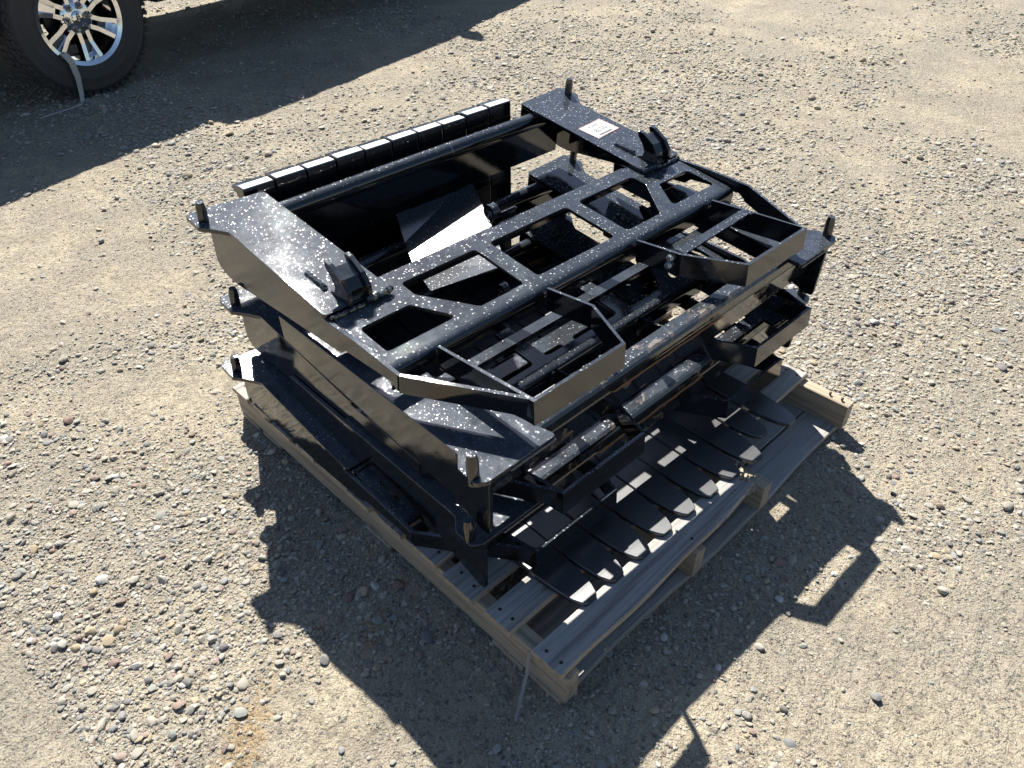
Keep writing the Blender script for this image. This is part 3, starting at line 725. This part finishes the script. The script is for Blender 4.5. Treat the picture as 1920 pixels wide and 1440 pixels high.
frame2 = carriage('fork_carriage', 'middle black steel frame of the stack, its back left pin just under the top frame', O2, (RX, R(-0.7), 0), LOW(0.004, 0.012, 0.356), st=(0.022, -0.035, 0.004), lip=-0.4815)
frame3 = carriage('fork_carriage', 'lowest black steel frame of the stack, resting on the forks and pallet boards', O3, (R(6.6), R(-0.7), 0), twist=R(1.9), st=(0.012, -0.004, 0.03))

# slanted brace plate seen shining through the opening of the top frame
def brace_plate():
    P = [(0.163, 0.492), (0.472, 0.480), (0.330, 0.215), (0.215, 0.044), (-0.007, 0.111), (0.055, 0.265), (0.112, 0.385), (0.405, 0.482)]
    g = (0.26, 0.33, 0.552)
    zf = lambda x, y, tx, ty: g[2]+(x-g[0])*tx+(y-g[1])*ty
    tw = (0.118, 0.075)
    # three facets: flat back corner, tilted middle, flatter lower leg
    ax, ay = P[6]; bx, by = P[7]
    V = []
    for k, (x, y) in enumerate(P):
        z = zf(x, y, *tw)
        side = (bx-ax)*(y-ay)-(by-ay)*(x-ax)
        if k == 0: z = zf(x, y, *tw)+0.024
        if k in (3, 4): z += 0.034
        V.append(Vector((x, y, z)))
    F = [(0, 6, 7), (6, 5, 2, 1, 7), (5, 4, 3, 2)]
    n = Vector((0, 0, -0.007)); k = len(V)
    vs_ = V+[p+n for p in V]
    ring = [0, 7, 1, 2, 3, 4, 5, 6]
    fs = [tuple(f) for f in F]+[tuple(k+q for q in reversed(f)) for f in F]+[(ring[i], ring[(i+1) % 8], k+ring[(i+1) % 8], k+ring[i]) for i in range(8)]
    return MB().add(vs_, fs).build('brace_plate', M_dusty, frame2, frame2.matrix_basis.inverted())
brace_plate()

# ------------------------------------------------------------------ pallet forks lying under the frames
tips_x = [-0.222, -0.126, -0.026, 0.074, 0.172, 0.270, 0.370, 0.470, 0.572, 0.680]
tips_y = [-0.697, -0.699, -0.700, -0.692, -0.694, -0.699, -0.700, -0.708, -0.662, -0.690]
ordn = ['first', 'second', 'third', 'fourth', 'fifth', 'sixth', 'seventh', 'eighth', 'ninth', 'tenth']
FZ = 0.1275; HT = 0.762
def fork(i):
    xb = -0.268+0.1035*(i+0.5)*0.985; yb = 0.586; dz = [0, 0.002, 0.001, 0.003, 0.0, 0.002, 0.001, 0.0, 0.006, 0.008][i]
    xt = tips_x[i]+0.012; yt = tips_y[i]
    lab = 'black pallet fork, %s from the left in the row lying under the frames' % ordn[i]
    if i == 0: lab = 'black pallet fork at the left end of the row, beside the pallet corner board'
    if i == 9: lab = 'black pallet fork at the right end of the row, its rear shank edge standing free'
    if i == 8: lab = 'black pallet fork set further back than its neighbours, second from the right end'
    root = tag(empty('pallet_fork', (xb, yb, FZ)), lab, 'fork', 'pallet forks lying side by side under the frames')
    hw = 0.0488; mb = MB(); th0, th1 = 0.042, 0.012
    # blade outline from heel to rounded tip, in root space
    Lb = yb-yt; dx = xt-xb; rows = []
    for t in [0, 0.25, 0.5, 0.75, 0.86, 0.90, 0.93, 0.955, 0.975, 0.99, 0.998, 1.0]:
        if t <= 0.86: w_ = hw
        else:
            u = (t-0.86)/0.14
            w_ = hw*(1-0.42*u**2.0) if u < 0.80 else hw*(1-0.42*u**2.0)*math.sqrt(max(0.0, 1-((u-0.80)/0.20)**2)*0.62+0.38*(1 if u < 1 else 0.75))
        th = th0+(th1-th0)*min(1, t/0.97); rows.append((dx*t, -Lb*t, w_, th))
    vs_ = []; fs = []
    for (x, y, w_, th) in rows:
        c = 0.003
        vs_ += [(x-w_, y, 0), (x-w_, y, th-c), (x-w_+c, y, th), (x+w_-c, y, th), (x+w_, y, th-c), (x+w_, y, 0)]
    n = len(rows)
    for k in range(n-1):
        for q in range(6): fs.append((6*k+q, 6*k+(q+1) % 6, 6*k+6+(q+1) % 6, 6*k+6+q))
    fs += [tuple(range(5, -1, -1)), tuple(6*(n-1)+q for q in range(6))]
    mb.add(vs_, fs); mb.build('blade', M_fork, root)
    top = HT-FZ+dz
    MB().box((0, 0.019, top/2), (2*hw, 0.038, top-0.0), bev=0.003).build('shank', M_smooth, root)
    # hook at the back of the shank top: a lip that steps down and back
    pr_ = [(0.036, top-0.004), (0.036, top-0.090), (0.062, top-0.090), (0.062, top-0.066), (0.050, top-0.060), (0.049, top-0.034), (0.056, top-0.026), (0.070, top-0.024), (0.074, top-0.008), (0.060, top-0.006)]
    hk = plate_mesh([round_poly(pr_, 0.003)], 2*hw-0.006, 0.001)
    MB().mesh(hk, YZ).build('hook', M_smooth, root); D.meshes.remove(hk)
    lb = MB().box((0, 0.0185, top+0.0006), (2*hw-0.008, 0.031, 0.0012)).build('label', M_label, root)
    tx = text_mesh('02014048 42', 0.0105)
    MB().mesh(tx, Matrix.Translation((0.0, 0.022, top+0.0016))).build('print', M_ink_pale, lb); D.meshes.remove(tx)
for i in range(10): fork(i)

# ------------------------------------------------------------------ strapping band on the stringer
bs = MB(); P = [(-0.384, -0.676, 0.106), (-0.396, -0.678, 0.102), (-0.404, -0.682, 0.085), (-0.415, -0.690, 0.055), (-0.44, -0.702, 0.03), (-0.475, -0.722, 0.012), (-0.495, -0.735, 0.006)]
vs_ = []; fs = []
for i, p in enumerate(P):
    d = Vector((0.35, -0.9, 0)).normalized()*0.0038
    for sg in (-1, 1):
        for h in (0, 0.0014): vs_.append((p[0]+sg*d.x, p[1]+sg*d.y, p[2]+h))
for i in range(len(P)-1):
    a = 4*i; fs += [(a, a+2, a+6, a+4), (a+1, a+5, a+7, a+3), (a, a+4, a+5, a+1), (a+2, a+3, a+7, a+6)]
bs.add(vs_, fs)
tag(bs.build('strapping_band', M_band), 'short grey strapping band end hanging over the left edge of the pallet', 'strap')

# ------------------------------------------------------------------ pickup truck, only its rear wheel in the picture
TH = R(13.0); td = Vector((math.cos(TH), math.sin(TH), 0)); tn = Vector((math.sin(TH), -math.cos(TH), 0))
HWT = 0.98; TR = 0.470
wheel_pt = Vector((0.520, 4.30, 0.0))
truck = tag(empty('pickup_truck', wheel_pt-tn*0.95, (0, 0, TH)), 'dark pickup truck behind the pallet, only its chrome six spoke rear wheel in the picture', 'pickup truck')
def truck_body():
    def arch(cx): return [(cx+0.56*math.cos(a), max(0.46, 0.46+0.56*math.sin(a))) for a in np.linspace(math.pi, 0, 14)]
    low = [(-1.28, 0.62), (-1.2, 0.5)]+arch(0)+arch(3.95)+[(4.95, 0.5), (5.02, 0.62)]
    up = [(5.02, 1.08), (4.92, 1.26), (4.05, 1.36), (3.95, 1.42), (1.04, 1.42), (1.02, 1.49), (-1.26, 1.49), (-1.28, 1.43)]
    me = plate_mesh([low+up], 1.94, 0.02)
    # plate (u,v) -> (x,z), thickness along y
    XZ = Matrix(((1, 0, 0, 0), (0, 0, 1, 0), (0, 1, 0, 0), (0, 0, 0, 1)))
    MB().mesh(me, XZ).build('body', M_body, truck); D.meshes.remove(me)
    cab = MB(); a = [(1.08, 1.40), (1.20, 1.85), (1.5, 1.91), (3.15, 1.91), (3.45, 1.85), (4.1, 1.37)]
    wv = [0.94, 0.80, 0.76, 0.76, 0.80, 0.94]; n = len(a)
    vs_ = [(x, sg*w_, z) for sg in (-1, 1) for (x, z), w_ in zip(a, wv)]
    cab.add(vs_, [(i, i+1, n+i+1, n+i) for i in range(n-1)]+[tuple(range(n-1, -1, -1)), tuple(range(n, 2*n)), (n-1, 0, n, 2*n-1)])
    cab.build('cab', M_body, truck)
    for sg in (-1, 1):
        for x0, x1, xt0, xt1 in ((1.28, 2.20, 1.36, 2.20), (2.30, 3.60, 2.30, 3.2)):
            y0, y1 = sg*(0.936), sg*0.815
            vs_ = [(x0, y0, 1.46), (x1, y0, 1.46), (xt1, y1, 1.81), (xt0, y1, 1.81)]
            o_ = 0.006*sg
            MB().add([(x, y+o_, z) for x, y, z in vs_]+[(x, y-o_*2, z) for x, y, z in vs_], [(0, 1, 2, 3), (7, 6, 5, 4), (0, 4, 5, 1), (1, 5, 6, 2), (2, 6, 7, 3), (3, 7, 4, 0)]).build('window', M_glass, truck)
        MB().box((3.42, sg*1.10, 1.48), (0.10, 0.20, 0.24), bev=0.03).box((3.40, sg*0.99, 1.42), (0.05, 0.12, 0.05)).build('mirror', M_dark, truck)
        for x in (1.5, 2.55): MB().box((x, sg*0.985, 1.20), (0.2, 0.035, 0.035), bev=0.01).build('door_handle', M_body, truck)
        MB().box((5.0, sg*0.76, 1.05), (0.10, 0.34, 0.20), bev=0.02).build('headlight', M_amber, truck)
        MB().box((-1.27, sg*0.88, 1.22), (0.06, 0.14, 0.46), bev=0.015).build('tail_light', M_redlens, truck)
    MB().add([(3.50, -0.76, 1.835), (3.50, 0.76, 1.835), (4.07, 0.90, 1.405), (4.07, -0.90, 1.405), (3.49, -0.76, 1.82), (3.49, 0.76, 1.82), (4.06, 0.90, 1.39), (4.06, -0.90, 1.39)], [(0, 1, 2, 3), (7, 6, 5, 4), (0, 4, 5, 1), (1, 5, 6, 2), (2, 6, 7, 3), (3, 7, 4, 0)]).build('windscreen', M_glass, truck)
    MB().box((5.08, 0, 0.70), (0.16, 1.90, 0.24), bev=0.04).build('bumper', M_chrome, truck)
    MB().box((-1.36, 0, 0.68), (0.16, 1.86, 0.20), bev=0.04).build('bumper', M_chrome, truck)
    MB().box((1.9, 0, 0.42), (5.6, 0.9, 0.10)).cyl((0, -0.8, TR), (0, 0.8, TR), 0.06).cyl((3.95, -0.8, TR), (3.95, 0.8, TR), 0.05).build('chassis', M_dark, truck)
truck_body()
def make_wheel(x, sg, spin):
    wr = empty('wheel', (x, sg*0.95, TR)); wr.parent = truck
    wr.rotation_euler = (R(90), 0, 0) if sg < 0 else (R(-90), 0, 0)     # local +Z = outward
    ty = MB(); rim_r = 0.276; W = 0.30
    ty.lathe([(rim_r, -W), (rim_r+0.02, -W+0.004), (0.39, -W-0.012), (TR-0.022, -W+0.012), (TR-0.004, -W+0.045), (TR-0.002, -W/2), (TR-0.004, -0.045), (TR-0.022, -0.010), (0.428, 0.004), (0.424, 0.009), (0.400, 0.011), (0.396, 0.008), (0.360, 0.011), (0.356, 0.014), (0.350, 0.012), (0.320, 0.009), (0.316, 0.005), (rim_r+0.020, 0.003), (rim_r+0.016, 0.0), (rim_r, -0.006), (rim_r, -0.03)], 72)
    # tread blocks round the shoulders and the crown
    rr_ = random.Random(2)
    for k in range(56):
        a_ = 2*math.pi*k/56
        for z, wz, dr in ((-0.030, 0.044, -0.006), (-0.085, 0.046, 0.0), (-0.135, 0.038, 0.001), (-0.185, 0.046, 0.0), (-0.240, 0.044, -0.006)):
            off = (0.5 if int((z+1)*1000) % 2 else 0)*2*math.pi/56
            q = Matrix.Rotation(a_+off+rr_.uniform(-.008, .008), 4, 'Z') @ Matrix.Translation((TR-0.001+dr, 0, z)) @ Matrix.Rotation(rr_.choice((-0.25, 0.25)), 4, 'X')
            ty.box((0, 0, 0), (0.014, 0.036, wz), q)
        q = Matrix.Rotation(a_, 4, 'Z') @ Matrix.Translation((TR-0.016, 0, -0.004)) @ Matrix.Rotation(R(38), 4, 'Y')
        ty.box((0, 0, 0), (0.012, 0.030 if k % 2 else 0.022, 0.030), q)
    ty.build('tyre', M_tyre, wr)
    rm = MB()
    rm.lathe([(rim_r-0.004, -0.21), (rim_r-0.022, -0.20), (rim_r-0.028, -0.03), (rim_r-0.022, -0.006), (rim_r+0.004, 0.004), (rim_r+0.008, -0.002), (rim_r, -0.01)], 72)
    rm.lathe([(0.0001, -0.030), (0.085, -0.030), (0.104, -0.042), (0.104, -0.08)], 48)
    rm.build('rim', M_chrome, wr)
    for k in range(6):
        a_ = spin+k*math.pi/3; q = Matrix.Rotation(a_, 4, 'Z')
        sp = MB()
        for s2 in (-1, 1):        # each spoke is two ribs with a recessed web between
            p = [(0.070, s2*0.028, -0.032), (0.150, s2*0.030, -0.030), (0.262, s2*0.052, -0.010)]
            for i in range(2):
                (x0, y0, z0), (x1, y1, z1) = p[i], p[i+1]; hwd = 0.0135
                sp.add([(x0, y0-hwd, z0), (x0, y0+hwd, z0), (x1, y1+hwd, z1), (x1, y1-hwd, z1), (x0, y0-hwd*1.5, z0-0.045), (x0, y0+hwd*1.5, z0-0.045), (x1, y1+hwd*1.5, z1-0.05), (x1, y1-hwd*1.5, z1-0.05)], [(0, 1, 2, 3), (0, 4, 5, 1), (1, 5, 6, 2), (2, 6, 7, 3), (3, 7, 4, 0)], False, q)
        sp.add([(0.135, -0.022, -0.040), (0.135, 0.022, -0.040), (0.255, 0.044, -0.060), (0.255, -0.044, -0.060)], [(0, 1, 2, 3)], False, q)
        sp.build('spoke', M_chrome, wr)
        nx = MB().lathe([(0.021, -0.030), (0.021, -0.024), (0.0155, -0.026)], 18, q @ Matrix.Translation((0.072*math.cos(R(30)), 0.072*math.sin(R(30)), 0)))
        nx.lathe([(0.0125, -0.030), (0.0125, 0.000), (0.009, 0.006), (0.0001, 0.007)], 6, q @ Matrix.Translation((0.072*math.cos(R(30)), 0.072*math.sin(R(30)), 0)))
        nx.build('lug_nut', M_dark if False else M_steel, wr)
    MB().lathe([(0.0001, -0.020), (0.036, -0.0205), (0.041, -0.024), (0.041, -0.031)], 36).build('centre_cap', M_chrome, wr)
    em = MB(); n = 28
    el = [(0.0125*math.cos(2*math.pi*k/n), 0.029*math.sin(2*math.pi*k/n)) for k in range(n)]
    me = plate_mesh([el], 0.0024, 0.0004); em.mesh(me, Matrix.Translation((0, 0, -0.0195))); D.meshes.remove(me)
    em.build('emblem', M_dark, wr)
    tx = text_mesh('Ford', 0.021); q = Matrix.Translation((0, 0, -0.0178)) @ Matrix.Rotation(R(94), 4, 'Z') @ Matrix.Shear('XY', 4, (0.25, 0))
    MB().mesh(tx, q).build('emblem_script', M_chrome, wr); D.meshes.remove(tx)
    MB().lathe([(0.0001, -0.12), (0.17, -0.12), (0.175, -0.14)], 36).box((0.05, 0.17, -0.11), (0.14, 0.07, 0.06)).build('brake_disc', M_dark, wr)
    return wr
for x, sg, sp in ((0, -1, R(-86)), (3.95, -1, R(-70)), (0, 1, R(10)), (3.95, 1, R(40))): make_wheel(x, sg, sp)

# pale strap trailing from the wheel to the ground
def wheel_strap():
    loc = lambda lx, lz, out: truck.matrix_basis @ Vector((lx, -0.95-out, lz))
    P = [loc(-0.205, 0.305, -0.03), loc(-0.185, 0.300, 0.012), loc(-0.165, 0.250, 0.03), loc(-0.160, 0.150, 0.032), loc(-0.175, 0.065, 0.037), loc(-0.195, 0.014, 0.055), loc(-0.225, 0.010, 0.09), loc(-0.33, 0.010, 0.10), loc(-0.45, 0.012, 0.105), loc(-0.52, 0.010, 0.11)]
    wd = [0.014, 0.022, 0.022, 0.020, 0.018, 0.016, 0.014, 0.012, 0.012, 0.006]
    mb = MB(); vs_ = []; fs = []; n = 5
    Q = []
    for i in range(len(P)-1):
        for k in range(n): u = k/n; Q.append((P[i].lerp(P[i+1], u), wd[i]*(1-u)+wd[i+1]*u))
    Q.append((P[-1], wd[-1]))
    for p, w_ in Q:
        for sg in (-1, 1):
            for h in (0, 0.002): q = p+td*(sg*w_); vs_.append((q.x, q.y-h+0.004*sg, q.z+h*1.0+0.003*sg))
    for i in range(len(Q)-1):
        a = 4*i; fs += [(a, a+2, a+6, a+4), (a+1, a+5, a+7, a+3), (a, a+4, a+5, a+1), (a+2, a+3, a+7, a+6)]
    mb.add(vs_, fs, True)
    tag(mb.build('strap', simple('dusty_strap', (0.42, 0.40, 0.37), 0.7)), 'frayed pale strap hanging out of the chrome wheel down to the ground', 'strap')
wheel_strap()
